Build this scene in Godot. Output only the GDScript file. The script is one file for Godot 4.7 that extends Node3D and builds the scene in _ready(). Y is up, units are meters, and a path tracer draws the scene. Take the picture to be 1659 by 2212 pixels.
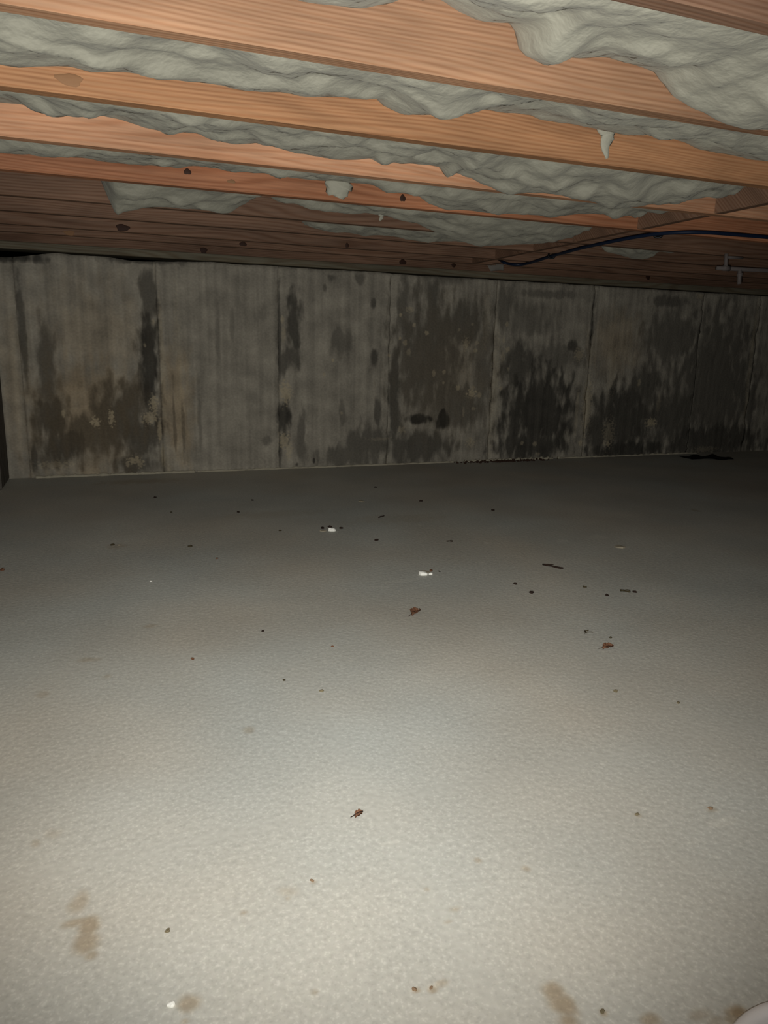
extends Node3D
# Crawl space: concrete floor and back wall, fir joists overhead with sagging glass wool batts, lit by one hand lamp beside the lens.

const F := 1583.0                      # focal length in pixels of the 1659 x 2212 frame
const EYE := Vector3(0, 0.742, 0)
const DECK := 1.231                    # underside of the joists
const WALL_Z := -4.39                  # face of the back wall
const JOISTS := [0.955, 1.360, 1.770, 2.184, 2.589, 3.025, 3.375, 3.754, 4.016]
const JOIST_W := 0.038
const X0 := -2.3
const X1 := 7.2
var cam: Basis
var rng := RandomNumberGenerator.new()
var used := {}

# ---------------------------------------------------------------- helpers
func ray(px: float, py: float) -> Vector3:
	return cam * Vector3((px - 829.5) / F, (1106.0 - py) / F, -1.0)

func on_y(px: float, py: float, y: float) -> Vector3:
	var d := ray(px, py)
	return EYE + d * ((y - EYE.y) / d.y)

func on_z(px: float, py: float, z: float) -> Vector3:
	var d := ray(px, py)
	return EYE + d * ((z - EYE.z) / d.z)

func on_floor(px: float, py: float) -> Vector3:
	return on_y(px, py, 0.0)

func numbered(called: String) -> String:
	var n: int = used.get(called, 0)
	used[called] = n + 1
	return called if n == 0 else "%s_%03d" % [called, n]

func thing(called: String, label: String, category: String, at := Vector3.ZERO, turn := 0.0, group := "") -> Node3D:
	var o := Node3D.new()
	o.name = numbered(called)
	add_child(o)
	o.position = at
	o.rotation.y = turn
	tag(o, label, category, group)
	return o

func tag(o: Node3D, label: String, category: String, group := "") -> Node3D:
	o.set_meta("label", label)
	o.set_meta("category", category)
	if group:
		o.set_meta("group", group)
	return o

func obj(called: String, mesh: Mesh, m: Material, parent: Node3D = self, at := Vector3.ZERO) -> MeshInstance3D:
	var o := MeshInstance3D.new()
	o.name = numbered(called) if parent == self else called
	o.mesh = mesh
	o.material_override = m
	o.position = at
	parent.add_child(o, true)
	return o

func struct(called: String, mesh: Mesh, m: Material, label: String, category: String, at := Vector3.ZERO) -> MeshInstance3D:
	var o := obj(called, mesh, m, self, at)
	tag(o, label, category)
	o.set_meta("kind", "structure")
	return o

func quad(st: SurfaceTool, a: Vector3, b: Vector3, c: Vector3, d: Vector3) -> void:
	# a b c d counter-clockwise seen from the front
	for v: Vector3 in [a, c, b, a, d, c]:
		st.add_vertex(v)

# a box with chamfered edges; uv runs along x in metres on the long faces
func box_mesh(lo: Vector3, hi: Vector3, ch := 0.0025, shift := 0.0) -> ArrayMesh:
	var st := SurfaceTool.new()
	st.begin(Mesh.PRIMITIVE_TRIANGLES)
	st.set_smooth_group(-1)
	var c := (lo + hi) * 0.5
	var h := (hi - lo) * 0.5
	var add := func(pts: Array) -> void:
		var n: Vector3 = (pts[1] - pts[0]).cross(pts[2] - pts[0])
		var mid := Vector3.ZERO
		for p: Vector3 in pts:
			mid += p / pts.size()
		if n.dot(mid) < 0.0:
			pts.reverse()
		for i in range(1, pts.size() - 1):
			for v: Vector3 in [pts[0], pts[i + 1], pts[i]]:
				st.set_uv(Vector2(v.x + c.x, (v.y - h.y) + (v.z - h.z) + shift))
				st.add_vertex(v + c)
	for ax in 3:
		var b := (ax + 1) % 3
		var d := (ax + 2) % 3
		for s: float in [-1.0, 1.0]:
			var face := []
			for k: Array in [[-1, -1], [1, -1], [1, 1], [-1, 1]]:
				var v := Vector3.ZERO
				v[ax] = s * h[ax]
				v[b] = k[0] * (h[b] - ch)
				v[d] = k[1] * (h[d] - ch)
				face.append(v)
			add.call(face)
			for s2: float in [-1.0, 1.0]:     # edges between axis ax and axis b
				var e := []
				for k: Array in [[0, -1], [0, 1], [1, 1], [1, -1]]:
					var v := Vector3.ZERO
					v[ax] = s * (h[ax] - (ch if k[0] else 0.0))
					v[b] = s2 * (h[b] - (0.0 if k[0] else ch))
					v[d] = k[1] * (h[d] - ch)
					e.append(v)
				add.call(e)
	for s: int in 8:
		var g := Vector3(1 if s & 1 else -1, 1 if s & 2 else -1, 1 if s & 4 else -1)
		add.call([Vector3(h.x, h.y - ch, h.z - ch) * g, Vector3(h.x - ch, h.y, h.z - ch) * g, Vector3(h.x - ch, h.y - ch, h.z) * g])
	st.generate_normals()
	return st.commit()

# a grid of points, rows x columns, smooth; uvs optional; front is where rows x cols turn counter-clockwise
func grid_mesh(p: Array, uv: Array = [], flip := false, smooth := true) -> ArrayMesh:
	var st := SurfaceTool.new()
	st.begin(Mesh.PRIMITIVE_TRIANGLES)
	st.set_smooth_group(0 if smooth else -1)
	var rows := p.size()
	var cols: int = p[0].size()
	for i in rows - 1:
		for j in cols - 1:
			var ids := [[i, j], [i + 1, j + 1], [i, j + 1], [i, j], [i + 1, j], [i + 1, j + 1]]
			if flip:
				ids = [[i, j], [i, j + 1], [i + 1, j + 1], [i, j], [i + 1, j + 1], [i + 1, j]]
			for q: Array in ids:
				if uv:
					st.set_uv(uv[q[0]][q[1]])
				st.add_vertex(p[q[0]][q[1]])
	st.generate_normals()
	return st.commit()

func tube_mesh(path: Array, radii: Array, sides := 10) -> ArrayMesh:
	var rows := []
	var up := Vector3(0.13, 0.9, 0.31).normalized()
	for i in path.size():
		var t: Vector3 = path[mini(i + 1, path.size() - 1)] - path[maxi(i - 1, 0)]
		t = t.normalized()
		var a := up.cross(t).normalized()
		var b := t.cross(a)
		var row := []
		for k in sides + 1:
			var an := TAU * k / sides
			row.append(path[i] + (a * cos(an) + b * sin(an)) * float(radii[mini(i, radii.size() - 1)]))
		rows.append(row)
	var cap0 := []
	var cap1 := []
	for k in sides + 1:
		cap0.append(path[0])
		cap1.append(path[-1])
	rows.push_front(cap0)
	rows.append(cap1)
	return grid_mesh(rows)

func lathe_mesh(profile: Array, sides := 40) -> ArrayMesh:
	var rows := []
	for q: Array in profile:
		var row := []
		for k in sides + 1:
			var an := TAU * k / sides
			row.append(Vector3(q[0] * cos(an), q[1], q[0] * sin(an)))
		rows.append(row)
	return grid_mesh(rows, [], true)

# a lumpy pebble-like body resting on y = 0
func lump_mesh(size: Vector3, seed_: int, rough := 0.3) -> ArrayMesh:
	var n := FastNoiseLite.new()
	n.seed = seed_
	n.frequency = 0.9
	var rows := []
	for i in 7:
		var row := []
		var la := -PI / 2 + PI * i / 6.0
		for k in 11:
			var an := TAU * (k % 10) / 10.0
			var d := Vector3(cos(la) * cos(an), sin(la), cos(la) * sin(an))
			var r := 1.0 + rough * n.get_noise_3dv(d * 1.6) * 2.2
			var v := d * r * size * 0.5
			v.y = maxf(v.y, -size.y * 0.32) + size.y * 0.32
			row.append(v)
		rows.append(row)
	return grid_mesh(rows, [], true, false)

# an irregular flat flake with thickness
func flake_mesh(lx: float, lz: float, th: float, seed_: int) -> ArrayMesh:
	var r := RandomNumberGenerator.new()
	r.seed = seed_
	var pts := []
	for k in 9:
		var an := TAU * k / 9.0
		var s := r.randf_range(0.78, 1.08)
		pts.append(Vector3(cos(an) * lx * 0.5 * s, 0, sin(an) * lz * 0.5 * s))
	pts.append(pts[0])
	var rows := [[], [], [], [], []]
	for v: Vector3 in pts:
		rows[0].append(Vector3.ZERO)
		rows[1].append(v * 0.96)
		rows[2].append(v + Vector3(0, th * 0.4, 0))
		rows[3].append(v * 0.9 + Vector3(0, th * (0.85 + 0.25 * sin(v.x * 300.0)), 0))
		rows[4].append(Vector3(0, th * 1.05, 0))
	return grid_mesh(rows, [], true, false)

# a curled dead leaf: pointed blade, folded along the midrib, with thickness
func leaf_mesh(length: float, width: float, curl: float, lift: float) -> ArrayMesh:
	var top := []
	var bot := []
	for i in 13:
		var t := i / 12.0
		var w: float = width * 0.5 * pow(sin(PI * clampf(t, 0.02, 0.98)), 0.75) * (1.0 + 0.16 * sin(t * 31.0))
		var r1 := []
		var r2 := []
		for j in 7:
			var s := (j - 3) / 3.0
			var y := absf(s) * absf(s) * curl * width + lift * sin(PI * t) + 0.0012 * sin(t * 19.0 + s * 4.0)
			var v := Vector3((t - 0.5) * length, y + 0.0012, s * w)
			r1.append(v + Vector3(0, 0.0007, 0))
			r2.append(v)
		top.append(r1)
		bot.append(r2)
	var a := SurfaceTool.new()
	a.begin(Mesh.PRIMITIVE_TRIANGLES)
	a.append_from(grid_mesh(top), 0, Transform3D())
	a.append_from(grid_mesh(bot, [], true), 0, Transform3D())
	return a.commit()

# ---------------------------------------------------------------- textures
func bytes_of(seed_: int, freq: float, w: int, h: int, octaves := 3, kind := FastNoiseLite.TYPE_SIMPLEX_SMOOTH, w2 := 0, h2 := 0) -> PackedByteArray:
	var n := FastNoiseLite.new()
	n.seed = seed_
	n.noise_type = kind
	n.frequency = freq
	n.fractal_octaves = octaves
	var im := n.get_image(w, h)
	if w2:
		im.resize(w2, h2, Image.INTERPOLATE_CUBIC)
	im.convert(Image.FORMAT_L8)
	return im.get_data()

func tex(w: int, h: int, data: PackedByteArray, form := Image.FORMAT_RGB8) -> ImageTexture:
	return ImageTexture.create_from_image(Image.create_from_data(w, h, false, form, data))

func stuff_noise(seed_: int, freq: float, size := 256, octaves := 4) -> ImageTexture:
	var n := FastNoiseLite.new()
	n.seed = seed_
	n.frequency = freq
	n.fractal_octaves = octaves
	var im := n.get_seamless_image(size, size)
	im.convert(Image.FORMAT_RGB8)
	return ImageTexture.create_from_image(im)

func mat(c: Color, rough := 0.8) -> StandardMaterial3D:
	var m := StandardMaterial3D.new()
	m.albedo_color = c
	m.roughness = rough
	m.metallic_specular = 0.35
	return m

func bumped(m: StandardMaterial3D, t: Texture2D, cm: float, scale: float) -> StandardMaterial3D:
	m.heightmap_enabled = true
	m.heightmap_texture = t
	m.heightmap_scale = cm
	m.uv1_triplanar = true
	m.uv1_world_triplanar = true
	m.uv1_scale = Vector3.ONE * scale
	return m

# fir board: long growth lines running along u, 9.6 m x 0.30 m to a tile
func wood_material(seed_: int, tint: Color, line: float, pitch: float) -> StandardMaterial3D:
	var w := 1024
	var h := 160
	var warp := bytes_of(seed_, 0.012, 512, h, 2, FastNoiseLite.TYPE_SIMPLEX_SMOOTH, w, h)
	var fibre := bytes_of(seed_ + 1, 0.22, 256, h, 2, FastNoiseLite.TYPE_SIMPLEX_SMOOTH, w, h)
	var broad := bytes_of(seed_ + 2, 0.010, w, h, 3)
	var data := PackedByteArray()
	data.resize(w * h * 3)
	var bump := PackedByteArray()
	bump.resize(w * h * 3)
	for y in h:
		for x in w:
			var i := y * w + x
			var ph := y / float(h) * pitch + warp[i] / 255.0 * 5.0
			var g := 0.5 + 0.5 * sin(TAU * ph)
			g = g * g
			var v := 1.0 - line * g - 0.16 * (fibre[i] / 255.0 - 0.5) - 0.24 * (broad[i] / 255.0 - 0.5)
			var r := clampf(tint.r * v, 0, 1)
			var gg := clampf(tint.g * (v - 0.05 * g), 0, 1)
			var b := clampf(tint.b * (v - 0.09 * g), 0, 1)
			data[i * 3] = int(r * 255)
			data[i * 3 + 1] = int(gg * 255)
			data[i * 3 + 2] = int(b * 255)
			var q := int(clampf(0.8 - 0.4 * g - 0.3 * (fibre[i] / 255.0 - 0.5), 0, 1) * 255)
			bump[i * 3] = q
			bump[i * 3 + 1] = q
			bump[i * 3 + 2] = q
	var m := StandardMaterial3D.new()
	m.albedo_texture = tex(w, h, data)
	m.heightmap_enabled = true
	m.heightmap_texture = tex(w, h, bump)
	m.heightmap_scale = 0.06
	m.roughness = 0.72
	m.metallic_specular = 0.3
	m.uv1_scale = Vector3(1 / 9.6, 1 / 0.30, 1)
	m.uv1_offset = Vector3(0.245, 0, 0)
	return m

# soft blobs with ragged edges painted into a strength map
func blot(map: PackedFloat32Array, w: int, h: int, rag: PackedByteArray, cx: float, cy: float, rx: float, ry: float, amount: float, ragged := 1.1, soft := 0.5) -> void:
	for y in range(maxi(0, int(cy - ry * 1.7)), mini(h, int(cy + ry * 1.7) + 1)):
		for x in range(maxi(0, int(cx - rx * 1.7)), mini(w, int(cx + rx * 1.7) + 1)):
			var dx := (x - cx) / rx
			var dy := (y - cy) / ry
			var d := sqrt(dx * dx + dy * dy) + (rag[y * w + x] / 255.0 - 0.5) * ragged
			var k := 1.0 - smoothstep(1.0 - soft, 1.0 + soft * 0.5, d)
			if k > 0.0:
				var i := y * w + x
				map[i] = maxf(map[i], k * amount)

const WX0 := -0.8
const WXW := 7.2
const WH := 1.2

func wall_material() -> StandardMaterial3D:
	var w := 2048
	var h := 400
	var streak := bytes_of(11, 0.07, w, 9, 4, FastNoiseLite.TYPE_SIMPLEX_SMOOTH, w, h)
	var mottle := bytes_of(12, 0.018, w, h, 5)
	var fine := bytes_of(13, 0.2, w, h, 2)
	var rag := bytes_of(14, 0.05, w, 130, 4, FastNoiseLite.TYPE_SIMPLEX_SMOOTH, w, h)
	var chip := bytes_of(15, 0.16, w, h, 3)
	var dark := PackedFloat32Array()
	dark.resize(w * h)
	var pale := PackedFloat32Array()
	pale.resize(w * h)
	var brown := PackedFloat32Array()
	brown.resize(w * h)
	var paint := func(map: PackedFloat32Array, e: Array, ragged: float, soft: float, edge: PackedByteArray) -> PackedFloat32Array:
		var c := on_z(e[0], e[1], WALL_Z)
		var a := on_z(e[0] - e[2], e[1], WALL_Z)
		var b := on_z(e[0] + e[2], e[1], WALL_Z)
		var t := on_z(e[0], e[1] - e[3], WALL_Z)
		blot(map, w, h, edge, (c.x - WX0) / WXW * w, (1.0 - c.y / WH) * h, maxf(1.2, absf(b.x - a.x) * 0.5 / WXW * w), maxf(1.2, absf(t.y - c.y) / WH * h), e[4], ragged, soft)
		return map
	# damp and mould, [x, y, half width, half height, strength] as seen on the wall
	for e: Array in [[100, 810, 26, 120, .5], [112, 905, 45, 60, .62], [140, 965, 62, 45, .66], [205, 935, 90, 55, .52], [262, 905, 78, 85, .58], [322, 790, 24, 150, .85], [318, 650, 20, 70, .5], [300, 945, 58, 55, .62], [120, 992, 55, 22, .5], [290, 1000, 52, 22, .62], [46, 700, 8, 130, .55], [75, 990, 8, 30, .7],
			[634, 695, 17, 75, .74], [630, 770, 20, 30, .55], [603, 730, 4, 110, .6], [612, 780, 12, 28, .5], [613, 905, 17, 42, .8], [650, 940, 11, 60, .4], [604, 960, 4, 50, .55], [575, 950, 16, 10, .3], [565, 680, 14, 30, .2], [500, 700, 5, 40, .22], [470, 730, 5, 60, .2], [430, 900, 5, 80, .25], [395, 930, 4, 60, .35], [375, 900, 4, 80, .35],
			[735, 735, 22, 38, .36], [806, 655, 6, 12, .6], [808, 772, 9, 22, .62], [740, 892, 9, 32, .32], [815, 890, 9, 32, .55], [792, 955, 48, 42, .5], [760, 985, 80, 26, .46], [715, 600, 10, 10, .5], [775, 600, 12, 14, .4], [700, 620, 5, 10, .4],
			[852, 860, 15, 130, .62], [925, 770, 85, 150, .5], [1000, 700, 55, 60, .52], [935, 640, 16, 60, .5], [905, 905, 30, 13, .95], [955, 908, 16, 24, .95], [905, 965, 80, 42, .6], [872, 670, 18, 70, .42], [1040, 800, 26, 150, .35], [980, 880, 70, 60, .45], [955, 600, 50, 18, .35],
			[1160, 890, 88, 110, .82], [1150, 960, 86, 40, .8], [1120, 790, 40, 60, .62], [1200, 770, 40, 40, .35], [1090, 660, 20, 60, .4], [1234, 745, 12, 14, .7], [1278, 700, 5, 50, .6], [1250, 770, 16, 24, .4], [1180, 635, 70, 10, .35], [1140, 690, 60, 40, .3],
			[1345, 905, 75, 85, .75], [1290, 930, 22, 80, .7], [1350, 970, 90, 22, .85], [1370, 830, 12, 36, .6], [1400, 840, 30, 60, .6], [1450, 900, 70, 70, .6], [1450, 730, 70, 60, .42],
			[1540, 830, 100, 170, .5], [1540, 950, 110, 45, .75], [1620, 870, 10, 70, .6], [1440, 650, 40, 14, .5], [30, 555, 70, 12, .8], [300, 562, 90, 9, .45], [640, 1003, 5, 5, .6], [677, 995, 3, 6, .9]]:
		dark = paint.call(dark, e, 1.1, 0.5, rag)
	# dry brown bloom
	for e: Array in [[190, 900, 150, 150, .7], [380, 880, 40, 140, .6], [28, 830, 26, 200, .35], [200, 720, 130, 120, .3], [1330, 740, 60, 70, .4], [960, 800, 110, 160, .3]]:
		brown = paint.call(brown, e, 0.9, 0.8, rag)
	# spalls and lime flecks
	for e: Array in [[136, 892, 5, 9, .7], [206, 911, 10, 11, .9], [240, 902, 6, 17, .85], [332, 872, 9, 20, .8], [324, 902, 16, 13, .75], [344, 930, 5, 24, .75], [290, 993, 16, 8, .75], [302, 1000, 8, 10, .6], [120, 1003, 40, 7, .4], [275, 1002, 5, 7, .6], [330, 695, 4, 8, .5], [312, 745, 3, 5, .6],
			[352, 985, 5, 26, .5], [350, 800, 5, 180, .35], [385, 800, 8, 180, .18], [616, 848, 12, 24, .75], [613, 950, 12, 16, .7], [622, 970, 8, 20, .5], [609, 690, 4, 9, .6], [612, 720, 5, 20, .4], [718, 778, 3, 4, .8], [699, 808, 3, 4, .6], [737, 892, 3, 4, .5],
			[885, 668, 8, 7, .5], [865, 680, 4, 4, .8], [894, 702, 4, 5, .7], [921, 719, 5, 5, .8], [874, 740, 5, 7, .6], [863, 730, 3, 4, .6], [840, 767, 4, 4, .8], [1006, 742, 7, 12, .6], [991, 712, 3, 4, .5], [1026, 757, 5, 5, .6], [1020, 700, 3, 3, .5], [936, 806, 4, 9, .6], [958, 803, 4, 5, .6], [957, 826, 3, 4, .5], [989, 837, 5, 6, .8], [1018, 850, 10, 8, .85], [1034, 853, 5, 7, .6], [1021, 837, 4, 5, .6], [1081, 838, 4, 5, .6], [1094, 700, 4, 6, .6], [1095, 755, 5, 7, .6], [1087, 735, 3, 8, .5], [1097, 797, 3, 5, .5], [1085, 770, 5, 14, .35], [1022, 882, 5, 4, .5], [1000, 890, 3, 12, .4], [1015, 955, 9, 10, .5], [866, 928, 8, 8, .4], [820, 948, 24, 4, .3], [882, 760, 5, 8, .45],
			[1250, 766, 9, 13, .6], [1266, 880, 9, 60, .5], [1244, 890, 4, 60, .3], [1312, 935, 12, 30, .45], [1310, 958, 6, 5, .8], [1252, 956, 4, 8, .7], [1404, 912, 11, 9, .9], [1378, 825, 4, 9, .5], [1126, 957, 4, 5, .6], [1154, 958, 5, 5, .6], [1160, 980, 5, 4, .5], [1320, 800, 9, 50, .25], [1622, 760, 4, 120, .4], [1610, 880, 4, 40, .4], [1420, 870, 5, 20, .3], [1520, 970, 25, 6, .4], [1030, 740, 4, 5, .5], [1066, 860, 8, 130, .22], [1050, 690, 8, 60, .2], [1510, 640, 8, 6, .5]]:
		pale = paint.call(pale, e, 0.7 if e[2] < 6 else 1.9, 0.4, chip)
	var data := PackedByteArray()
	data.resize(w * h * 3)
	var bump := PackedByteArray()
	bump.resize(w * h * 3)
	for i in w * h:
		var s := streak[i] / 255.0 - 0.5
		var m := mottle[i] / 255.0 - 0.5
		var f := fine[i] / 255.0 - 0.5
		var v := 0.585 + 0.11 * s + 0.15 * m + 0.07 * f
		var d := clampf(dark[i] * (1.0 + 0.5 * m + 0.5 * s), 0, 1)
		var br := brown[i]
		var p := clampf(pale[i] + 0.3 * pale[i] * f, 0, 1)
		v *= 1.0 - 0.60 * d
		var r := v * (1.0 + 0.03 * br)
		var g := v * (0.955 - 0.055 * br)
		var b := v * (0.86 - 0.15 * br)
		r = lerpf(r, 0.72, p * 0.8)
		g = lerpf(g, 0.66, p * 0.8)
		b = lerpf(b, 0.54, p * 0.8)
		data[i * 3] = int(clampf(r, 0, 1) * 255)
		data[i * 3 + 1] = int(clampf(g, 0, 1) * 255)
		data[i * 3 + 2] = int(clampf(b, 0, 1) * 255)
		var q := int(clampf(0.5 + 0.3 * s + 0.4 * m + 0.3 * f + 0.2 * p, 0, 1) * 255)
		bump[i * 3] = q
		bump[i * 3 + 1] = q
		bump[i * 3 + 2] = q
	var mt := StandardMaterial3D.new()
	mt.albedo_texture = tex(w, h, data)
	mt.heightmap_enabled = true
	mt.heightmap_texture = tex(w, h, bump)
	mt.heightmap_scale = 0.5
	mt.roughness = 0.9
	mt.metallic_specular = 0.25
	return mt

const FX0 := -1.6
const FXW := 7.2
const FZ0 := -4.45
const FZW := 4.65

func floor_material() -> StandardMaterial3D:
	var w := 2048
	var h := 1320
	var mottle := bytes_of(21, 0.006, w, h, 5)
	var tone := bytes_of(22, 0.004, w, h, 3)
	var fine := bytes_of(23, 0.22, w, h, 2)
	var rag := bytes_of(24, 0.06, w, h, 4)
	var stain := PackedFloat32Array()
	stain.resize(w * h)
	var pale := PackedFloat32Array()
	pale.resize(w * h)
	var paint := func(map: PackedFloat32Array, e: Array, ragged: float, soft: float) -> PackedFloat32Array:
		var c := on_floor(e[0], e[1])
		var b := on_floor(e[0] + e[2], e[1])
		var t := on_floor(e[0], e[1] - e[3])
		blot(map, w, h, rag, (c.x - FX0) / FXW * w, (c.z - FZ0) / FZW * h, maxf(1.2, (b - c).length() / FXW * w), maxf(1.2, (t - c).length() / FZW * h), e[4], ragged, soft)
		return map
	for e: Array in [[168, 1950, 22, 24, .42], [160, 1992, 32, 10, .55], [190, 1998, 26, 22, .66], [182, 2032, 34, 24, .6], [195, 2062, 14, 10, .5], [405, 2165, 27, 19, .6], [395, 2205, 10, 6, .5], [1195, 2140, 24, 22, .66], [1215, 2170, 30, 30, .7], [1222, 2205, 26, 22, .7], [1590, 2186, 24, 15, 1.0], [1578, 2200, 16, 10, .6], [1398, 2202, 22, 14, .62], [1500, 2192, 30, 12, .35], [1540, 2205, 22, 8, .3], [620, 1925, 26, 14, .25], [618, 1940, 8, 5, .45], [674, 1904, 9, 6, .55], [523, 1970, 11, 6, .45], [980, 1963, 18, 8, .42], [964, 1990, 12, 5, .35], [1028, 1857, 8, 6, .45], [1132, 1875, 9, 7, .45], [918, 1920, 8, 6, .4], [1300, 2186, 9, 6, .8], [895, 2138, 10, 5, .7], [930, 2136, 10, 5, .6], [950, 2122, 14, 6, .4], [676, 2142, 10, 7, .4], [75, 1822, 10, 10, .3], [110, 1800, 20, 14, .2], [535, 1577, 14, 8, .35], [1375, 1760, 10, 6, .4], [1535, 1748, 14, 6, .5], [190, 1425, 22, 6, .35], [326, 1352, 16, 4, .3], [250, 1180, 20, 6, .3], [230, 1460, 12, 6, .3], [1500, 1102, 8, 3, .4], [90, 1500, 14, 8, .25], [300, 1040, 90, 5, .35], [600, 1110, 120, 8, .18], [860, 1120, 120, 10, .16]]:
		stain = paint.call(stain, e, 1.0, 0.75)
	for e: Array in [[1290, 1160, 22, 4, .5], [1215, 1168, 16, 3, .45], [1120, 1292, 10, 3, .5], [1560, 1776, 34, 9, .5], [1500, 1816, 24, 5, .4], [1543, 1850, 6, 6, .7], [1242, 1274, 8, 3, .5], [860, 1255, 40, 4, .3], [820, 1268, 30, 3, .3], [1180, 1225, 6, 3, .4], [1400, 2000, 14, 22, .25], [1040, 1216, 8, 3, .6], [1050, 1173, 5, 2.5, .7], [1155, 1236, 6, 3, .5], [875, 1147, 5, 2, .6], [905, 1134, 5, 2, .6], [960, 1104, 4, 2, .5], [800, 1150, 3, 1.5, .5], [1100, 1360, 10, 4, .3], [1180, 1355, 14, 4, .35], [440, 1250, 8, 3, .4], [630, 1445, 4, 3, .8], [757, 1427, 4, 3, .6], [1017, 1413, 4, 3, .7], [46, 1346, 6, 4, .5], [740, 1710, 8, 5, .3], [590, 1805, 10, 4, .35], [840, 1820, 24, 4, .4], [700, 1850, 6, 5, .3], [530, 1830, 10, 5, .3], [1000, 1650, 8, 4, .3], [1690, 1600, 8, 4, .3]]:
		pale = paint.call(pale, e, 0.9, 0.4)
	var data := PackedByteArray()
	data.resize(w * h * 3)
	var bump := PackedByteArray()
	bump.resize(w * h * 3)
	for i in w * h:
		var m := mottle[i] / 255.0 - 0.5
		var t := tone[i] / 255.0 - 0.5
		var f := fine[i] / 255.0 - 0.5
		var s := stain[i]
		var p := pale[i]
		var v := 0.775 + 0.07 * m + 0.05 * f
		var r := v * (1.0 + 0.035 * t)
		var g := v * (0.985 - 0.015 * t)
		var b := v * (0.925 - 0.055 * t)
		r *= 1.0 - 0.19 * s
		g *= 1.0 - 0.275 * s
		b *= 1.0 - 0.375 * s
		r = lerpf(r, 0.9, p * 0.55)
		g = lerpf(g, 0.88, p * 0.55)
		b = lerpf(b, 0.82, p * 0.55)
		data[i * 3] = int(clampf(r, 0, 1) * 255)
		data[i * 3 + 1] = int(clampf(g, 0, 1) * 255)
		data[i * 3 + 2] = int(clampf(b, 0, 1) * 255)
		var q := int(clampf(0.5 + 0.4 * m + 0.5 * f, 0, 1) * 255)
		bump[i * 3] = q
		bump[i * 3 + 1] = q
		bump[i * 3 + 2] = q
	# trowelled speckle, 0.7 m to a tile
	var n := 768
	var sp := FastNoiseLite.new()
	sp.seed = 31
	sp.noise_type = FastNoiseLite.TYPE_SIMPLEX
	sp.frequency = 0.085
	sp.fractal_octaves = 3
	var im := sp.get_seamless_image(n, n)
	im.convert(Image.FORMAT_L8)
	var sb := im.get_data()
	var det := PackedByteArray()
	det.resize(n * n * 3)
	for i in n * n:
		var v := sb[i] / 255.0
		var k := 0.935 + 0.03 * (v - 0.5) + 0.055 * smoothstep(0.66, 0.85, v) - 0.03 * smoothstep(0.3, 0.16, v)
		for c in 3:
			det[i * 3 + c] = int(clampf(k, 0, 1) * 255)
	var mt := StandardMaterial3D.new()
	mt.albedo_texture = tex(w, h, data)
	mt.heightmap_enabled = true
	mt.heightmap_texture = tex(w, h, bump)
	mt.heightmap_scale = 0.12
	mt.detail_enabled = true
	mt.detail_albedo = tex(n, n, det)
	mt.detail_blend_mode = BaseMaterial3D.BLEND_MODE_MUL
	mt.detail_uv_layer = BaseMaterial3D.DETAIL_UV_2
	mt.uv2_scale = Vector3(1 / 0.7, 1 / 0.7, 1)
	mt.roughness = 0.62
	mt.metallic_specular = 0.3
	return mt

# ---------------------------------------------------------------- scene
func _ready() -> void:
	rng.seed = 7
	# camera
	cam = Basis(Vector3.UP, -0.3681) * Basis(Vector3.RIGHT, -0.2211) * Basis(Vector3.BACK, 0.0227)
	var camera := Camera3D.new()
	camera.name = "camera"
	add_child(camera)
	camera.transform = Transform3D(cam, EYE)
	camera.fov = rad_to_deg(2.0 * atan(1106.0 / F))
	camera.near = 0.02
	camera.current = true
	# environment: a closed, unlit space
	var we := WorldEnvironment.new()
	we.name = "environment"
	var env := Environment.new()
	env.background_mode = Environment.BG_COLOR
	env.background_color = Color(0, 0, 0)
	env.ambient_light_source = Environment.AMBIENT_SOURCE_DISABLED
	env.tonemap_mode = Environment.TONE_MAPPER_LINEAR
	env.tonemap_exposure = 1.0
	env.sdfgi_enabled = true
	env.ssao_enabled = true
	env.ssil_enabled = true
	we.environment = env
	add_child(we)
	# the phone lamp held just below the lens
	var lamp := SpotLight3D.new()
	lamp.name = "phone_lamp"
	lamp.light_color = Color(0.985, 0.985, 0.975)
	lamp.light_energy = 4.65
	lamp.light_size = 0.008
	lamp.spot_angle = 58.0
	lamp.spot_angle_attenuation = 1.0
	lamp.spot_range = 14.0
	lamp.spot_attenuation = 2.0
	lamp.shadow_enabled = true
	lamp.position = EYE + Vector3(-0.02, -0.035, 0.0)
	add_child(lamp)
	lamp.look_at(lamp.position + ray(780, 735), Vector3.UP)

	build_shell()
	build_joists()
	build_batts()
	build_blocking()
	build_services()
	build_floor_things()


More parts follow.
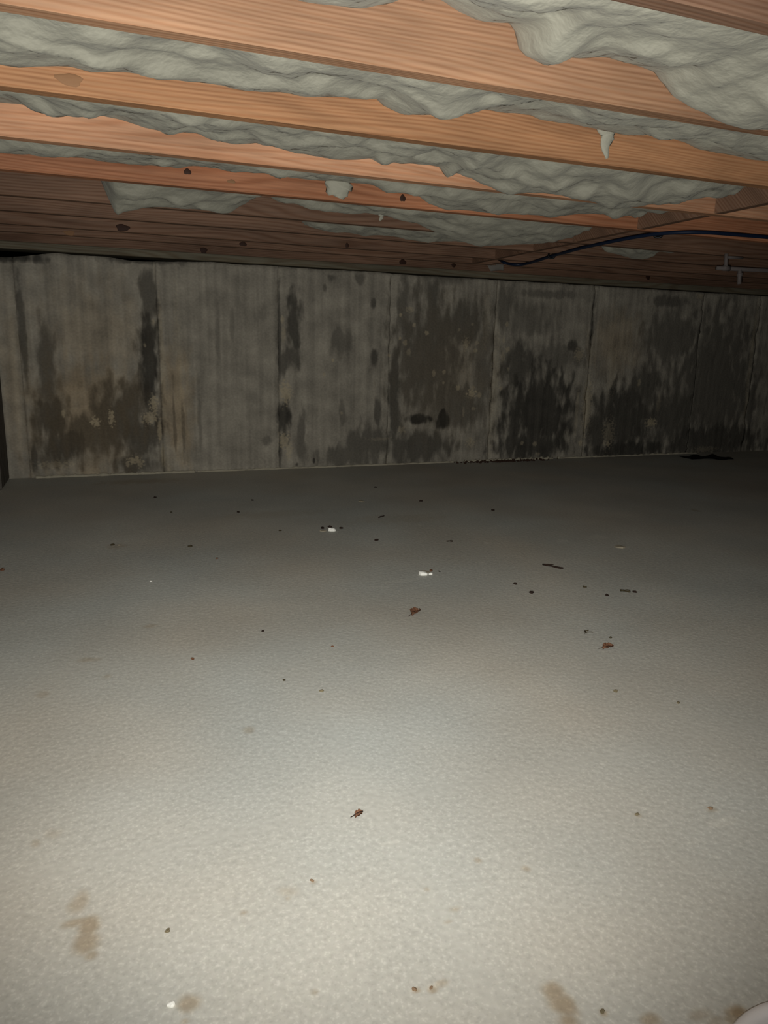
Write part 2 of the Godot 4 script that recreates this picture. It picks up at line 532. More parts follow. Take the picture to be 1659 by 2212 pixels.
func build_shell() -> void:
	var floor_m := floor_material()
	# floor slab
	var st := SurfaceTool.new()
	st.begin(Mesh.PRIMITIVE_TRIANGLES)
	st.set_smooth_group(-1)
	var lo := Vector3(X0 - 0.2, -0.12, WALL_Z - 0.2)
	var hi := Vector3(X1 + 0.2, 0.0, 2.7)
	var put := func(v: Vector3) -> void:
		st.set_uv(Vector2((v.x - FX0) / FXW, (v.z - FZ0) / FZW))
		st.set_uv2(Vector2(v.x, v.z))
		st.add_vertex(v)
	var f := [Vector3(lo.x, 0, hi.z), Vector3(hi.x, 0, hi.z), Vector3(hi.x, 0, lo.z), Vector3(lo.x, 0, lo.z)]
	for k: int in [0, 2, 1, 0, 3, 2]:
		put.call(f[k])
	for k: int in [0, 1, 2, 0, 2, 3]:
		put.call(f[k] + Vector3(0, lo.y, 0))
	for k in 4:
		var a: Vector3 = f[k]
		var b: Vector3 = f[(k + 1) % 4]
		var dn := Vector3(0, lo.y, 0)
		for v: Vector3 in [a, b, b + dn, a, b + dn, a + dn]:
			put.call(v)
	st.generate_normals()
	struct("floor", st.commit(), floor_m, "grey trowelled concrete floor with brown stains and scattered crumbs", "floor")

	# back wall: a core, and the poured face with one panel per form board
	var wall_m := wall_material()
	var rough := stuff_noise(41, 0.03)
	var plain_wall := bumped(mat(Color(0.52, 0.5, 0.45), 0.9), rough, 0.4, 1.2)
	var core := struct("wall_back", box_mesh(Vector3(X0 - 0.2, -0.1, WALL_Z - 0.3), Vector3(X1 + 0.2, 1.13, WALL_Z - 0.035), 0.004), plain_wall, "stained poured concrete foundation wall with tall form panels and dark damp blotches", "wall")
	var nz := FastNoiseLite.new()
	nz.seed = 51
	nz.frequency = 1.0
	nz.fractal_octaves = 4
	# left edge of each panel at mid height in the photograph, and how far it stands proud
	var edges := [[-200, 0.0], [48, 0.003], [346, 0.014], [602, 0.005], [840, 0.001], [1064, 0.005], [1270, 0.010], [1500, 0.007], [1622, 0.010]]
	for k in edges.size():
		var xa := on_z(edges[k][0], 820, WALL_Z).x if k else X0
		var xb: float = on_z(edges[k + 1][0], 820, WALL_Z).x if k + 1 < edges.size() else X1
		var proud: float = edges[k][1]
		xa += 0.0004
		xb -= 0.0004
		var nx := int(clampf((xb - xa) / 0.012, 8, 90))
		var ny := 64
		var rows := []
		var uvs := []
		for j in ny + 1:
			var row := []
			var ur := []
			for i in nx + 1:
				var x := lerpf(xa, xb, i / float(nx))
				var top := 1.187 - 0.006 * (0.5 + nz.get_noise_1d(x * 3.0))
				top -= 0.035 * smoothstep(-0.15, -0.45, x) + 0.014 * exp(-pow((x - 0.25) / 0.2, 2.0))
				var y := lerpf(-0.02, top, j / float(ny))
				var z := WALL_Z + proud
				z += 0.0035 * nz.get_noise_2d(x * 34.0, y * 3.0) + 0.005 * nz.get_noise_2d(x * 5.0 + 40.0, y * 5.0)
				# broken arrises beside the form joints
				var e := minf(x - xa, xb - x)
				z -= 0.012 * smoothstep(0.03, 0.0, e) * smoothstep(0.0, 0.35, nz.get_noise_2d(x * 12.0 + 9.0, y * 7.0))
				if i == 0 or i == nx or j == ny:
					z -= 0.001
				row.append(Vector3(x, y, z))
				ur.append(Vector2((x - WX0) / WXW, 1.0 - y / WH))
			# returns into the joint at both ends
			row.push_front(row[0] + Vector3(0, 0, -0.04))
			row.append(row[-1] + Vector3(0, 0, -0.04))
			ur.push_front(ur[0])
			ur.append(ur[-1])
			rows.append(row)
			uvs.append(ur)
		var back_row := []
		for v: Vector3 in rows[-1]:
			back_row.append(Vector3(v.x, v.y, WALL_Z - 0.04))
		rows.append(back_row)
		uvs.append(uvs[-1])
		obj("concrete_panel", grid_mesh(rows, uvs, true), wall_m, core)
	# ragged mortar bead where the slab meets the wall
	var bead_m := bumped(mat(Color(0.66, 0.63, 0.55), 0.95), rough, 0.3, 3.0)
	for span: Array in [[76, 420, 0.010, 1.0], [425, 985, 0.007, 2.0], [1000, 1190, 0.012, 3.0], [1200, 1500, 0.007, 4.0]]:
		var pa := on_z(span[0], 1010, WALL_Z).x
		var pb := on_z(span[1], 990, WALL_Z).x
		var path := []
		var rad := []
		for i in 90:
			var x := lerpf(pa, pb, i / 89.0)
			path.append(Vector3(x, 0.002 + 0.003 * nz.get_noise_2d(x * 20.0, span[3]), WALL_Z + 0.018 + 0.008 * nz.get_noise_2d(x * 9.0, span[3] + 7.0)))
			rad.append(maxf(0.003, span[2] * (1.0 + 0.9 * nz.get_noise_2d(x * 30.0, span[3] + 3.0))))
		obj("mortar_bead", tube_mesh(path, rad, 8), bead_m, core)

	# other walls, out of frame, close the space
	struct("wall_left", box_mesh(Vector3(X0 - 0.2, 0, WALL_Z), Vector3(X0, 1.231, 2.5), 0.004), plain_wall, "concrete foundation wall beyond the left edge of the view", "wall")
	struct("wall_right", box_mesh(Vector3(X1, 0, WALL_Z), Vector3(X1 + 0.2, 1.231, 2.5), 0.004), plain_wall, "concrete foundation wall in the dark at the right end", "wall")
	struct("wall_front", box_mesh(Vector3(X0 - 0.2, 0, 2.5), Vector3(X1 + 0.2, 1.231, 2.7), 0.004), plain_wall, "concrete foundation wall behind the viewer", "wall")
	# concrete pier at the left edge: a short return standing out from the back wall
	var px := on_z(6, 900, WALL_Z + 0.05).x
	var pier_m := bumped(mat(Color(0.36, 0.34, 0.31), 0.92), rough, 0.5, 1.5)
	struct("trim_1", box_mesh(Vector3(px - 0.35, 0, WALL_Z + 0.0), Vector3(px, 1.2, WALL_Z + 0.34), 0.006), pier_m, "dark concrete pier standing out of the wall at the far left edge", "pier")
	# subfloor over the joists
	var ply := wood_material(91, Color(0.62, 0.47, 0.33), 0.1, 9.0)
	struct("ceiling", box_mesh(Vector3(X0 - 0.2, DECK + 0.235, WALL_Z - 0.3), Vector3(X1 + 0.2, DECK + 0.26, 2.7), 0.002), ply, "plywood subfloor above the joists, hidden by insulation", "ceiling")


var fir: Array = []
var knot_m: StandardMaterial3D
var knot_soft: StandardMaterial3D

func knot(parent: Node3D, px: float, py: float, z: float, rx: float, ry: float, m: Material = knot_m) -> void:
	var p := on_z(px, py, z)
	var rows := []
	for q: Array in [[1.0, 0.0], [0.93, 0.0012], [0.6, 0.0008], [0.35, 0.0016], [0.0, 0.0013]]:
		var row := []
		for k in 17:
			var an := TAU * k / 16.0
			var w := 1.0 + 0.12 * sin(an * 3.0 + px) + 0.07 * sin(an * 5.0)
			row.append(Vector3(cos(an) * rx * q[0] * w, sin(an) * ry * q[0] * w, q[1]))
		rows.append(row)
	obj("knot", grid_mesh(rows), m, parent, p)

func build_joists() -> void:
	knot_m = mat(Color(0.21, 0.13, 0.09), 0.7)
	knot_soft = mat(Color(0.52, 0.385, 0.27), 0.75)
	fir = [wood_material(61, Color(0.595, 0.46, 0.355), 0.10, 30.0), wood_material(64, Color(0.64, 0.475, 0.34), 0.11, 33.0), wood_material(67, Color(0.72, 0.545, 0.42), 0.07, 24.0), wood_material(70, Color(0.465, 0.362, 0.292), 0.12, 22.0), wood_material(73, Color(0.64, 0.44, 0.32), 0.10, 26.0)]
	var labels := [
		"brown floor joist cut off by the top right corner, only its underside in view",
		"nearest full floor joist, wide pale orange face under the big hanging insulation lobes",
		"second orange joist, soft brown knot near its left end, white insulation drip at right",
		"third peach coloured floor joist, narrow face below small bright folds of insulation",
		"fourth floor joist, orange with two dark round knots in its face",
		"fifth floor joist, reddish brown, its right half hidden by a sagging batt",
		"sixth floor joist, thin dark brown edge just beyond the sagging batt",
		"seventh floor joist, thin brown strip two edges short of the wall",
		"last brown floor joist before the rim board, closest to the concrete wall"]
	var which := [3, 0, 1, 2, 4, 3, 3, 3, 3]
	for k in JOISTS.size():
		var d: float = JOISTS[k]
		var j := thing("floor_joist", labels[k], "joist", Vector3(0, DECK, -d))
		var me := box_mesh(Vector3(X0, 0, -JOIST_W), Vector3(X1, 0.235, 0), 0.003, 0.071 * k)
		obj("board", me, fir[which[k]], j)
	var node := func(k: int) -> Node3D: return get_node("floor_joist" if k == 0 else "floor_joist_%03d" % k)
	var add := func(k: int, px: float, py: float, rx: float, ry: float, m: Material) -> void:
		var j: Node3D = node.call(k)
		knot(j, px, py, -JOISTS[k], rx, ry, m)
		var o: Node3D = j.get_child(j.get_child_count() - 1)
		o.position -= j.position
	add.call(2, 150, 172, 0.026, 0.012, knot_soft)
	add.call(4, 405, 371, 0.012, 0.009, knot_m)
	add.call(4, 870, 428, 0.011, 0.012, knot_m)
	add.call(4, 500, 392, 0.014, 0.006, knot_soft)
	add.call(7, 750, 530, 0.010, 0.012, knot_m)
	add.call(7, 265, 492, 0.030, 0.016, knot_m)
	add.call(8, 150, 503, 0.024, 0.012, knot_soft)
	add.call(8, 525, 527, 0.020, 0.011, knot_m)
	# sill plate on the wall and rim board standing on it
	var sill_m := wood_material(75, Color(0.42, 0.395, 0.33), 0.10, 9.0)
	var s := obj("sill_plate", box_mesh(Vector3(X0, 0, -0.14), Vector3(X1, 0.038, 0), 0.003), sill_m, self, Vector3(0, DECK - 0.039, WALL_Z + 0.012))
	tag(s, "grey green sill plate lying flat along the top of the concrete wall", "sill plate")
	var rim := thing("rim_board", "brown rim board with dark knots standing on the sill plate above the wall", "rim board", Vector3(0, DECK, WALL_Z - 0.02))
	obj("board", box_mesh(Vector3(X0, 0, -JOIST_W), Vector3(X1, 0.235, 0), 0.003), fir[3], rim)
	for q: Array in [[440, 541, .020, .017], [870, 566, .024, .016], [980, 573, .016, .013], [1400, 598, .02, .02]]:
		var p := on_z(q[0], q[1], WALL_Z - 0.02)
		knot(rim, q[0], q[1], WALL_Z - 0.02, q[2], q[3])
		var o: Node3D = rim.get_child(rim.get_child_count() - 1)
		o.position = p - rim.position


var wool: StandardMaterial3D

# lower outline of each batt where it meets the next joist, as [x, y] in the photograph
const OUTLINE := {
	0: [[-400, -130], [300, -60], [500, -8], [585, 0], [650, 20], [740, 27], [820, 18], [858, 4], [880, -12], [905, -10], [930, 10], [985, 42], [1020, 57], [1085, 58], [1105, 80], [1100, 108], [1125, 130], [1155, 144], [1200, 120], [1290, 125], [1350, 150], [1400, 165], [1420, 190], [1445, 218], [1490, 245], [1540, 272], [1600, 284], [1659, 292], [1900, 330]],
	1: [[-400, 120], [0, 142], [100, 148], [150, 155], [200, 168], [300, 165], [380, 172], [440, 182], [500, 200], [550, 208], [640, 212], [700, 215], [770, 212], [800, 216], [822, 236], [855, 253], [920, 257], [960, 240], [1060, 245], [1130, 248], [1160, 262], [1200, 272], [1285, 284], [1330, 290], [1370, 278], [1420, 290], [1450, 310], [1500, 328], [1560, 338], [1620, 345], [1659, 343], [1900, 380]],
	2: [[-400, 200], [0, 228], [80, 238], [200, 253], [320, 272], [360, 282], [440, 300], [500, 307], [600, 322], [660, 330], [720, 340], [760, 350], [790, 345], [815, 354], [838, 344], [900, 350], [940, 360], [952, 379], [975, 372], [1000, 385], [1040, 402], [1090, 424], [1120, 414], [1180, 416], [1230, 430], [1290, 446], [1360, 450], [1410, 444], [1440, 431], [1500, 418], [1560, 410], [1600, 402]],
	3: [[-400, 310], [0, 335], [100, 340], [200, 345], [340, 357], [420, 359], [500, 370], [560, 373], [640, 385], [700, 393], [770, 399], [850, 408], [890, 418], [920, 440], [960, 455], [1040, 462], [1100, 458], [1150, 462], [1200, 466], [1260, 465], [1330, 456], [1352, 466], [1385, 470], [1405, 460], [1425, 450]],
	4: [[185, 372], [195, 400], [215, 430], [235, 436], [252, 460], [268, 454], [330, 446], [430, 452], [480, 456], [520, 440], [545, 420], [600, 425], [640, 438], [700, 448], [760, 452], [830, 466], [880, 478], [930, 500], [975, 518], [1030, 533], [1090, 530], [1155, 528], [1190, 515], [1230, 513], [1280, 508], [1310, 500]],
	5: [[610, 470], [700, 496], [800, 508], [880, 514], [960, 519], [1040, 520], [1130, 520]],
	6: [[1272, 533], [1300, 545], [1350, 551], [1385, 550], [1408, 541]]}
const BAY := [0, 1, 2, 3, 4, 5, 5]

func profile_at(pts: Array, x: float) -> float:
	if x <= pts[0].x:
		return pts[0].y
	for i in pts.size() - 1:
		if x < pts[i + 1].x:
			var t: float = (x - pts[i].x) / maxf(1e-5, pts[i + 1].x - pts[i].x)
			return lerpf(pts[i].y, pts[i + 1].y, t * t * (3.0 - 2.0 * t) * 0.5 + t * 0.5)
	return pts[-1].y

# solid blocking between joists: where its foot shows in the photograph, and the bay
const BLOCKS := [[1590, 452, 2], [1500, 470, 3], [1400, 490, 4], [1260, 520, 5], [1160, 540, 6], [1100, 552, 7]]

func build_batts() -> void:
	wool = bumped(mat(Color(0.60, 0.59, 0.53), 0.9), stuff_noise(81, 0.02, 512, 4), 0.35, 2.2)
	wool.rim_enabled = true
	wool.rim = 0.25
	var labels := [
		"large glass wool batt hanging in ragged lobes over the nearest joist at top right",
		"long rumpled grey insulation batt between the two nearest full joists",
		"insulation batt with small bright folds between the second and third joists",
		"flat grey insulation batt between the third and fourth joists, with a torn flap",
		"sagging insulation batt beyond the black knot joist, drooping towards the blue cable",
		"farthest short strip of insulation, just short of the wall",
		"small dim scrap of insulation in the dark beyond the blue cable"]
	for k in BAY.size():
		var bay: int = BAY[k]
		var zn: float = -(JOISTS[bay] + JOIST_W + 0.002)
		var zf: float = -(JOISTS[bay + 1] - 0.003)
		var pts := []
		for q: Array in OUTLINE[k]:
			var p := on_z(q[0], q[1], zf)
			pts.append(Vector2(p.x, p.y))
		for i in range(1, pts.size()):
			pts[i].x = maxf(pts[i].x, pts[i - 1].x + 0.002)
		var xa: float = pts[0].x
		var xb: float = pts[-1].x
		if k < 4:
			xa = X0 + 0.05
		if k < 2:
			xb = 4.6
		for q: Array in BLOCKS:      # a batt stops short of the blocking
			if q[2] == k and k < 6:
				xb = minf(xb, on_y(q[0], q[1], DECK).x - 0.004)
		var nz := FastNoiseLite.new()
		nz.seed = 100 + k
		nz.frequency = 1.0
		nz.fractal_octaves = 3
		var fold := FastNoiseLite.new()
		fold.seed = 200 + k
		fold.frequency = 1.0
		fold.fractal_type = FastNoiseLite.FRACTAL_RIDGED
		fold.fractal_octaves = 2
		var nx := int((xb - xa) / 0.011)
		var nt := 30
		var rows := []
		for i in nx + 1:
			var x := lerpf(xa, xb, i / float(nx))
			var yf := profile_at(pts, x)
			var near_y := DECK + 0.03 + 0.02 * nz.get_noise_2d(x * 2.0, 3.0)
			if k == 0:
				near_y = minf(near_y, lerpf(DECK + 0.03, yf + 0.03, 0.8))
			near_y = maxf(near_y, minf(yf, DECK + 0.02))
			# loose ends round off
			var tip := 1.0
			if k >= 4 or (k >= 2 and i > nx / 2):
				tip = smoothstep(0.0, 0.09, xb - x) if i > nx / 2 else smoothstep(0.0, 0.09, x - xa)
			var row := [Vector3(x, DECK + 0.2, zn), Vector3(x, maxf(near_y + 0.02, DECK + 0.05), zn)]
			for j in nt + 1:
				var t := j / float(nt)
				var z := lerpf(zn, zf, t)
				var y := lerpf(near_y, yf, smoothstep(0.0, 1.0, t))
				var env := sin(PI * clampf(t * 0.92 + 0.04, 0, 1))
				y -= 0.012 * env
				y += (0.028 if k == 2 else 0.022) * nz.get_noise_2d(x * (4.4 if k == 2 else 3.4), z * 5.0) * env
				y -= 0.022 * (fold.get_noise_2d(x * 1.6 + z * 1.8, z * 2.6 - x * 0.4) - 0.1) * env * (0.6 if k == 0 else 1.0)
				y -= 0.005 * nz.get_noise_2d(x * 9.0 - z * 6.0, z * 12.0 + 5.0) * env
				if t > 0.86:          # curls up against the far joist
					var q := (t - 0.86) / 0.14
					y += 0.03 * (1.0 - sqrt(maxf(0.0, 1.0 - q * q)))
				y = lerpf(DECK + 0.15, y, tip)
				row.append(Vector3(x, minf(y, DECK + 0.17), z))
			row.append(Vector3(x, DECK + 0.2, zf))
			row.append(Vector3(x, DECK + 0.2, zn))
			rows.append(row)
		for e: int in [0, -1]:      # close both ends
			var c := Vector3.ZERO
			for v: Vector3 in rows[e]:
				c += v / rows[e].size()
			var cap := []
			for v: Vector3 in rows[e]:
				cap.append(c)
			if e == 0:
				rows.push_front(cap)
			else:
				rows.append(cap)
		var o := thing("insulation_batt", labels[k], "insulation", Vector3(0, DECK, zf))
		var b := obj("glass_wool", grid_mesh(rows), wool, o)
		b.position = -o.position
		# loose tufts: [x, y, half width, length] in the photograph
		var tufts := {1: [[1312, 280, 11, 62]], 3: [[735, 388, 27, 40]], 4: [[826, 462, 6, 16], [1322, 496, 9, 10]]}
		for q: Array in tufts.get(k, []):
			var root := on_z(q[0], q[1], zf + 0.02)
			var tipp := on_z(q[0] - 4, q[1] + q[3], zf + 0.012)
			var half := absf(on_z(q[0] + q[2], q[1], zf).x - root.x)
			var path := []
			var rad := []
			for i in 9:
				var t := i / 8.0
				path.append(root.lerp(tipp, t) + Vector3(0.004 * sin(t * 9.0 + q[0]), 0.012 * (1.0 - t), 0))
				rad.append(half * (1.0 - 0.86 * t if q[2] < 20 else 0.72 + 0.38 * sin(t * 2.8) - 0.5 * t * t))
			var tm := tube_mesh(path, rad, 12)
			var tn := obj("loose_tuft", tm, wool, o)
			tn.position = -o.position
			# flatten it against the joist behind
			tn.transform = Transform3D(Basis(Vector3.RIGHT, Vector3.UP, Vector3(0, 0, 0.45)), Vector3(-o.position.x, -o.position.y, -o.position.z + (zf + 0.014) * 0.55))


func build_blocking() -> void:
	var m: StandardMaterial3D = fir[3]
	var where := BLOCKS
	var words := ["between the second and third joists, nearest of the row", "between the third and fourth joists, where the flat batt ends", "between the fourth and fifth joists, beside the small white tuft", "just above the middle of the blue cable", "beside the left staple of the blue cable", "at the cable's left end, next to the last joist"]
	for i in where.size():
		var k: int = where[i][2]
		var x := on_y(where[i][0], where[i][1], DECK).x
		var za: float = -(JOISTS[k] + JOIST_W) - 0.0005
		var zb: float = -JOISTS[k + 1] + 0.0005
		var o := obj("blocking", box_mesh(Vector3(0, 0, zb), Vector3(JOIST_W, 0.23, za), 0.003), m, self, Vector3(x, DECK + 0.001, 0))
		tag(o, "short brown wood block " + words[i], "blocking")


func build_services() -> void:
	# dark blue cable stapled under the joists
	var cable := thing("cable", "dark blue cable drooping under the far joists at right, held by black staples", "cable", on_y(1190, 553, DECK - 0.008))
	var path := []
	var curve := Curve3D.new()
	var pts := [[1078, 560, -0.03], [1088, 567, 0.006], [1105, 571, 0.012], [1130, 571, 0.012], [1160, 563, 0.010], [1192, 553, 0.007], [1225, 544, 0.010], [1255, 536, 0.010], [1300, 526, 0.012], [1345, 517, 0.011], [1385, 510, 0.008], [1422, 505, 0.007], [1470, 502, 0.009], [1520, 502, 0.010], [1580, 506, 0.010], [1700, 516, 0.008]]
	var ctl := []
	for q: Array in pts:
		ctl.append(on_y(q[0], q[1], DECK - q[2]))
	for i in ctl.size():
		var tan: Vector3 = (ctl[mini(i + 1, ctl.size() - 1)] - ctl[maxi(i - 1, 0)]) / 6.0
		curve.add_point(ctl[i], -tan, tan)
	curve.bake_interval = 0.02
	for p: Vector3 in curve.get_baked_points():
		path.append(p)
	var jacket := mat(Color(0.07, 0.115, 0.19), 0.45)
	var sheath := obj("sheath", tube_mesh(path, [0.0075], 12), jacket, cable)
	sheath.position = -cable.position
	var black := mat(Color(0.03, 0.03, 0.035), 0.5)
	for q: Array in [[1192, 553], [1422, 507]]:
		var p := on_y(q[0], q[1], DECK - 0.007)
		var u := []
		for a in 9:
			var an := PI * a / 8.0
			u.append(p + Vector3(0.0, 0, 0) + Vector3(0.012 * cos(an), -0.011 * sin(an), 0.012 * cos(an)))
		u.push_front(u[0] + Vector3(0, 0.012, 0))
		u.append(u[-1] + Vector3(0, 0.012, 0))
		var s := obj("staple", tube_mesh(u, [0.0045], 8), black, cable)
		s.position = -cable.position

	# torn scrap of white facing caught where the cable comes out of the joists
	var at := on_y(1072, 577, DECK - 0.01)
	var rows := []
	for i in 9:
		var row := []
		for j in 7:
			var u := i / 8.0 - 0.5
			var v := j / 6.0 - 0.5
			row.append(Vector3(u * 0.10 * (1.0 - 0.5 * absf(v)), -0.012 * sin(u * 5.0) - 0.02 * v * v - 0.012 * u, v * 0.10 * (1.0 - 0.4 * u) - 0.02 * u))
		rows.append(row)
	var top := []
	for r: Array in rows:
		var rr := []
		for v: Vector3 in r:
			rr.append(v + Vector3(0, 0.0012, 0))
		top.append(rr)
	var st := SurfaceTool.new()
	st.begin(Mesh.PRIMITIVE_TRIANGLES)
	st.append_from(grid_mesh(rows, [], true), 0, Transform3D())
	st.append_from(grid_mesh(top), 0, Transform3D())
	var scrap := obj("paper_scrap", st.commit(), mat(Color(0.52, 0.50, 0.47), 0.8), self, at)
	scrap.rotation.y = 0.5
	tag(scrap, "crumpled pale scrap of paper facing under the left end of the blue cable", "scrap")

	# pale pipe and fittings hanging in the dark at the right edge
	var z := -3.0
	var pipe_m := mat(Color(0.40, 0.37, 0.355), 0.6)
	var pipe := thing("drain_pipe", "pale pipe with a short drop hanging in the dark at the right edge", "pipe", on_z(1597, 583, z))
	var seg := func(called: String, a: Array, b: Array, r: float) -> void:
		var pa := on_z(a[0], a[1], z)
		var pb := on_z(b[0], b[1], z)
		var o := obj(called, tube_mesh([pa, pa.lerp(pb, 0.5), pb], [r], 14), pipe_m, pipe)
		o.position = -pipe.position
	seg.call("pipe_run", [1548, 579], [1760, 590], 0.010)
	seg.call("riser", [1568, 579], [1569, 548], 0.0095)
	seg.call("hanger_arm", [1569, 556], [1604, 557], 0.007)
	seg.call("drop", [1598, 582], [1597, 614], 0.010)
	seg.call("collar", [1598, 590], [1598, 597], 0.0135)
	seg.call("collar", [1562, 579], [1575, 580], 0.0135)


func build_floor_things() -> void:
	var rust := bumped(mat(Color(0.42, 0.29, 0.21), 0.8), stuff_noise(111, 0.05, 128), 0.3, 20.0)
	var soil := mat(Color(0.17, 0.12, 0.09), 0.9)
	var olive := mat(Color(0.25, 0.22, 0.15), 0.9)
	var white := mat(Color(0.93, 0.92, 0.88), 0.7)
	var tan_m := mat(Color(0.5, 0.41, 0.32), 0.9)
	var fawn := mat(Color(0.43, 0.39, 0.3), 0.9)
	var sand := mat(Color(0.62, 0.58, 0.5), 0.9)

	# white curved rim at the bottom right corner
	var lid := thing("bucket_lid", "white round plastic lid cut off by the bottom right corner", "lid", Vector3.ZERO)
	var e1 := on_floor(1592, 2224)
	var e2 := on_floor(1659, 2188)
	var along := (e2 - e1).normalized()
	var out := Vector3(-along.z, 0, along.x)
	if out.dot(e1 - EYE) > 0.0:
		out = -out
	lid.position = (e1 + e2) * 0.5 + out * 0.135
	lid.position.y = 0.0
	var lid_m := mat(Color(0.9, 0.88, 0.86), 0.45)
	obj("rim", lathe_mesh([[0.118, 0.0], [0.134, 0.0], [0.138, 0.004], [0.138, 0.016], [0.134, 0.021], [0.126, 0.022], [0.120, 0.018], [0.118, 0.010], [0.118, 0.0]], 64), lid_m, lid)
	obj("panel", lathe_mesh([[0.0, 0.0], [0.119, 0.0], [0.1195, 0.004], [0.1195, 0.010], [0.10, 0.012], [0.06, 0.0125], [0.0, 0.0125]], 64), lid_m, lid)

	# leaves
	for q: Array in [
			[897, 1326, 34, 0.45, "curled brown dead leaf lying just left of centre below the white chip", 0.35],
			[1313, 1401, 30, 0.55, "reddish brown dead leaf on the right, with a dark crumb behind it", -0.25],
			[775, 1762, 26, 0.4, "tiny rust coloured leaf curl alone in the brightest part of the floor", 0.2]]:
		var p := on_floor(q[0], q[1])
		var w := (on_floor(q[0] + q[2] * 0.5, q[1]) - on_floor(q[0] - q[2] * 0.5, q[1])).length()
		var o := thing("dead_leaf", q[4], "leaf", p, 0.37 + PI + float(q[5]))
		obj("blade", leaf_mesh(w, w * 0.62, 0.3, w * 0.08), rust, o)
		var rib := []
		for i in 6:
			rib.append(Vector3((i / 5.0 * 1.25 - 0.5) * w, 0.003 + w * 0.08 * maxf(0, sin(PI * i / 5.0 * 1.2)), 0.001 * i))
		obj("stalk", tube_mesh(rib, [0.0008], 6), soil, o)
	# chips
	for q: Array in [
			[717, 1147, 15, 0.012, "small white block shaped chip on the far floor with dark crumbs behind it", white],
			[914, 1242, 19, 0.011, "flat white chip near the middle of the floor beside a brown bit", white],
			[930, 1241, 8, 0.006, "tiny white fragment touching the right end of the flat white chip", white],
			[916, 1236, 26, 0.003, "thin pinkish flake behind the flat white chip", sand],
			[698, 1147, 14, 0.003, "thin pale flake left of the small white block", sand],
			[1340, 1182, 24, 0.004, "thin pale flake by itself on the far right floor", sand],
			[780, 1083, 14, 0.003, "thin pale shaving on the far floor, closest pale bit to the wall", sand],
			[370, 2172, 17, 0.004, "round white dab beside the ochre stain at the bottom", white]]:
		var p := on_floor(q[0], q[1])
		var w := (on_floor(q[0] + q[2] * 0.5, q[1]) - on_floor(q[0] - q[2] * 0.5, q[1])).length()
		var o := obj("chip", flake_mesh(w * 1.1, w * (0.55 if q[3] > 0.005 else 0.8), q[3], int(q[0])), q[5], self, p)
		o.rotation.y = -0.3
		tag(o, q[4], "chip")
	# twigs
	for q: Array in [
			[1172, 1221, 1214, 1229, 0.0035, "dark crooked twig on the right half of the floor", soil],
			[1340, 1277, 1358, 1279, 0.003, "short dark twig at right beside two crumbs", olive],
			[817, 1119, 829, 1115, 0.0025, "short brown twig on the far floor near the middle", soil],
			[965, 1170, 977, 1170, 0.002, "thin dark splinter right of the middle of the far floor", soil],
			[1262, 1369, 1268, 1361, 0.0016, "faint upright looking splinter left of the reddish leaf", olive]]:
		var a := on_floor(q[0], q[1])
		var b := on_floor(q[2], q[3])
		var tp := []
		var tr := []
		for i in 9:
			var t := i / 8.0
			tp.append((a - b) * (0.5 - t) + Vector3(0, q[4] + 0.002 * sin(t * 7.0), 0.006 * sin(t * 8.0)))
			tr.append(q[4] * (0.7 + 0.5 * absf(sin(t * 6.0 + q[0]))))
		var o := thing("twig", q[5], "twig", (a + b) * 0.5)
		obj("stem", tube_mesh(tp, tr, 7), q[6], o)
		obj("side_shoot", tube_mesh([tp[2], tp[2] + Vector3(0.006, 0.004, 0.008), tp[2] + Vector3(0.010, 0.005, 0.016)], [q[4] * 0.6, q[4] * 0.5, q[4] * 0.3], 6), q[6], o)
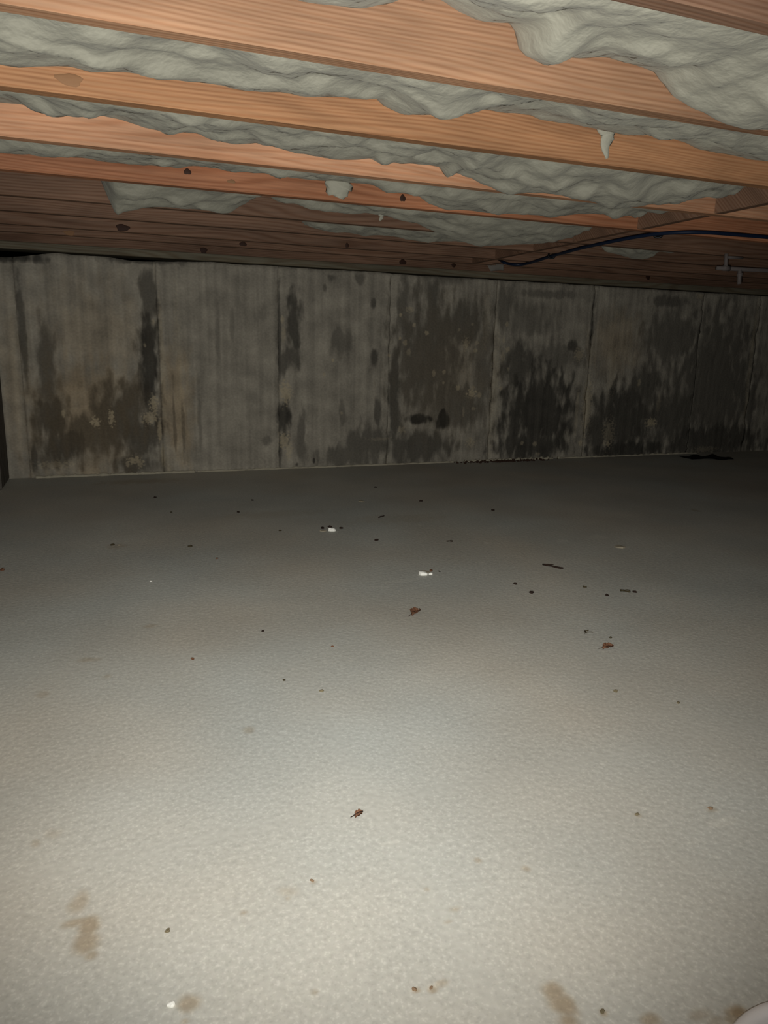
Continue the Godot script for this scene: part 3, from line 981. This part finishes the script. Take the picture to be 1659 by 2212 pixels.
	# crumbs of dirt, one by one
	for q: Array in [
			[713, 1139, 9, "dark crumb touching the back of the small white block", soil],
			[697, 1142, 9, "dark crumb left of the small white block, above the pale flake", soil],
			[737, 1142, 8, "dark crumb right of the small white block", soil],
			[931, 1234, 9, "reddish brown bit standing behind the right end of the flat white chip", rust],
			[949, 1235, 5, "tiny dark crumb just right of the flat white chip", soil],
			[1113, 1262, 9, "dark crumb below the crooked twig, the left one of two", soil],
			[1148, 1281, 11, "black crumb below the crooked twig, the right and bigger one of two", soil],
			[1311, 1287, 9, "dark crumb left of the short dark twig at right", soil],
			[1371, 1280, 9, "dark crumb at the right end of the short dark twig", soil],
			[1263, 1269, 8, "faint olive crumb between the black crumb and the short twig", olive],
			[1319, 1378, 7, "grey crumb just behind the reddish brown leaf", olive],
			[811, 1053, 6, "small crumb near the wall foot, below the dark wall corner stain", soil],
			[909, 1083, 7, "black crumb on the far floor right of the pale shaving", soil],
			[1065, 1103, 8, "dark crumb with spread bits on the far floor, right of centre", soil],
			[813, 1168, 9, "dark crumb on the floor between the two white chips", soil],
			[515, 1107, 7, "dark crumb on the far left floor, under the clean wall panel", soil],
			[605, 1147, 6, "faint crumb well left of the small white block", olive],
			[411, 1181, 9, "blurred brown crumb on the left floor beside nothing else", olive],
			[469, 1207, 6, "small reddish crumb on the left floor below the blurred brown crumb", rust],
			[243, 1178, 9, "brown crumb beside a pale fleck at the far left", olive],
			[257, 1178, 5, "pale fleck beside the brown crumb at the far left", sand],
			[326, 1256, 5, "lone pale fleck on the left floor", white],
			[568, 1364, 7, "black crumb alone on the left middle floor", soil],
			[416, 1424, 9, "brown crumb in the left middle with a reddish smear", rust],
			[695, 1493, 9, "grey brown crumb in the middle foreground", olive],
			[614, 1470, 7, "small olive crumb left of the grey brown crumb in the foreground", olive],
			[1330, 1494, 10, "blurred olive crumb on the right foreground below the reddish leaf", olive],
			[1465, 1519, 8, "small round crumb on the far right foreground", soil],
			[718, 1397, 6, "reddish speck near the middle of the floor", rust],
			[362, 2012, 11, "olive crumb in the bottom left between the two stains", olive],
			[895, 2138, 11, "tan crumb at the bottom centre, left one of a row of three", rust],
			[931, 2135, 9, "brown crumb at the bottom centre, middle one of a row of three", rust],
			[1301, 2186, 11, "olive brown crumb right of the footprint like stain at the bottom", soil],
			[1376, 1760, 9, "grey crumb on the right foreground beyond the pale scuffs", olive],
			[1535, 1747, 10, "brown crumb above the pale scuff on the right foreground", rust],
			[674, 1903, 9, "pinkish brown crumb in the bright foreground below the leaf curl", rust],
			[5, 1232, 12, "brown bit cut by the left edge of the picture", rust],
			[335, 1075, 6, "small crumb near the wall foot under the light wall panel", soil],
			[545, 1081, 6, "faint crumb near the wall foot left of the second form joint", soil],
			[370, 1107, 5, "olive speck on the dim left floor near the wall", olive]]:
		var p := on_floor(q[0], q[1])
		var w := (on_floor(q[0] + q[2] * 0.5, q[1]) - on_floor(q[0] - q[2] * 0.5, q[1])).length()
		if q[1] > 1480:      # the near crumbs are paler dust
			q[4] = tan_m if q[4] == rust else fawn
		var o := obj("crumb", lump_mesh(Vector3(w * 1.15, w * 0.5, w * 0.8), int(q[0]) * 3 + 1), q[4], self, p)
		o.rotation.y = rng.randf() * TAU
		tag(o, q[3], "crumb")
	# brown dirt swept against the foot of the wall
	var st := SurfaceTool.new()
	st.begin(Mesh.PRIMITIVE_TRIANGLES)
	var base := on_z(1085, 999, WALL_Z + 0.04)
	base.y = 0.0
	for i in 150:
		var x := rng.randfn(0.0, 0.16)
		var s := rng.randf_range(0.006, 0.018)
		st.append_from(lump_mesh(Vector3(s * 1.3, s * 0.8, s), 500 + i, 0.35), 0, Transform3D(Basis(Vector3.UP, rng.randf() * TAU), Vector3(x, 0, rng.randf_range(-0.015, 0.05))))
	var dirt := obj("dirt", st.commit(), mat(Color(0.24, 0.17, 0.13), 0.95), self, base)
	tag(dirt, "line of loose brown dirt against the foot of the wall, right of centre", "dirt")
	dirt.set_meta("kind", "stuff")
	# crumpled black scrap at the foot of the wall on the right
	var rows := []
	for i in 15:
		var row := []
		for j in 9:
			var u := i / 14.0 - 0.5
			var v := j / 8.0 - 0.5
			row.append(Vector3(u * 0.34, 0.004 + 0.03 * (0.5 + 0.5 * sin(u * 15.0 + v * 5.0)) * (1.0 - 3.2 * v * v) * (1.0 - 3.0 * u * u), v * 0.13 * (1.0 + 0.3 * sin(u * 9.0)) + u * 0.05))
		rows.append(row)
	var low := []
	for r: Array in rows:
		var rr := []
		for v: Vector3 in r:
			rr.append(Vector3(v.x, maxf(0.0, v.y - 0.004), v.z))
		low.append(rr)
	st = SurfaceTool.new()
	st.begin(Mesh.PRIMITIVE_TRIANGLES)
	st.append_from(grid_mesh(rows), 0, Transform3D())
	st.append_from(grid_mesh(low, [], true), 0, Transform3D())
	var rag := obj("plastic_scrap", st.commit(), mat(Color(0.05, 0.05, 0.055), 0.6), self, on_floor(1528, 990))
	rag.rotation.y = -0.15
	tag(rag, "crumpled black plastic scrap on the dark floor by the wall at right", "scrap")
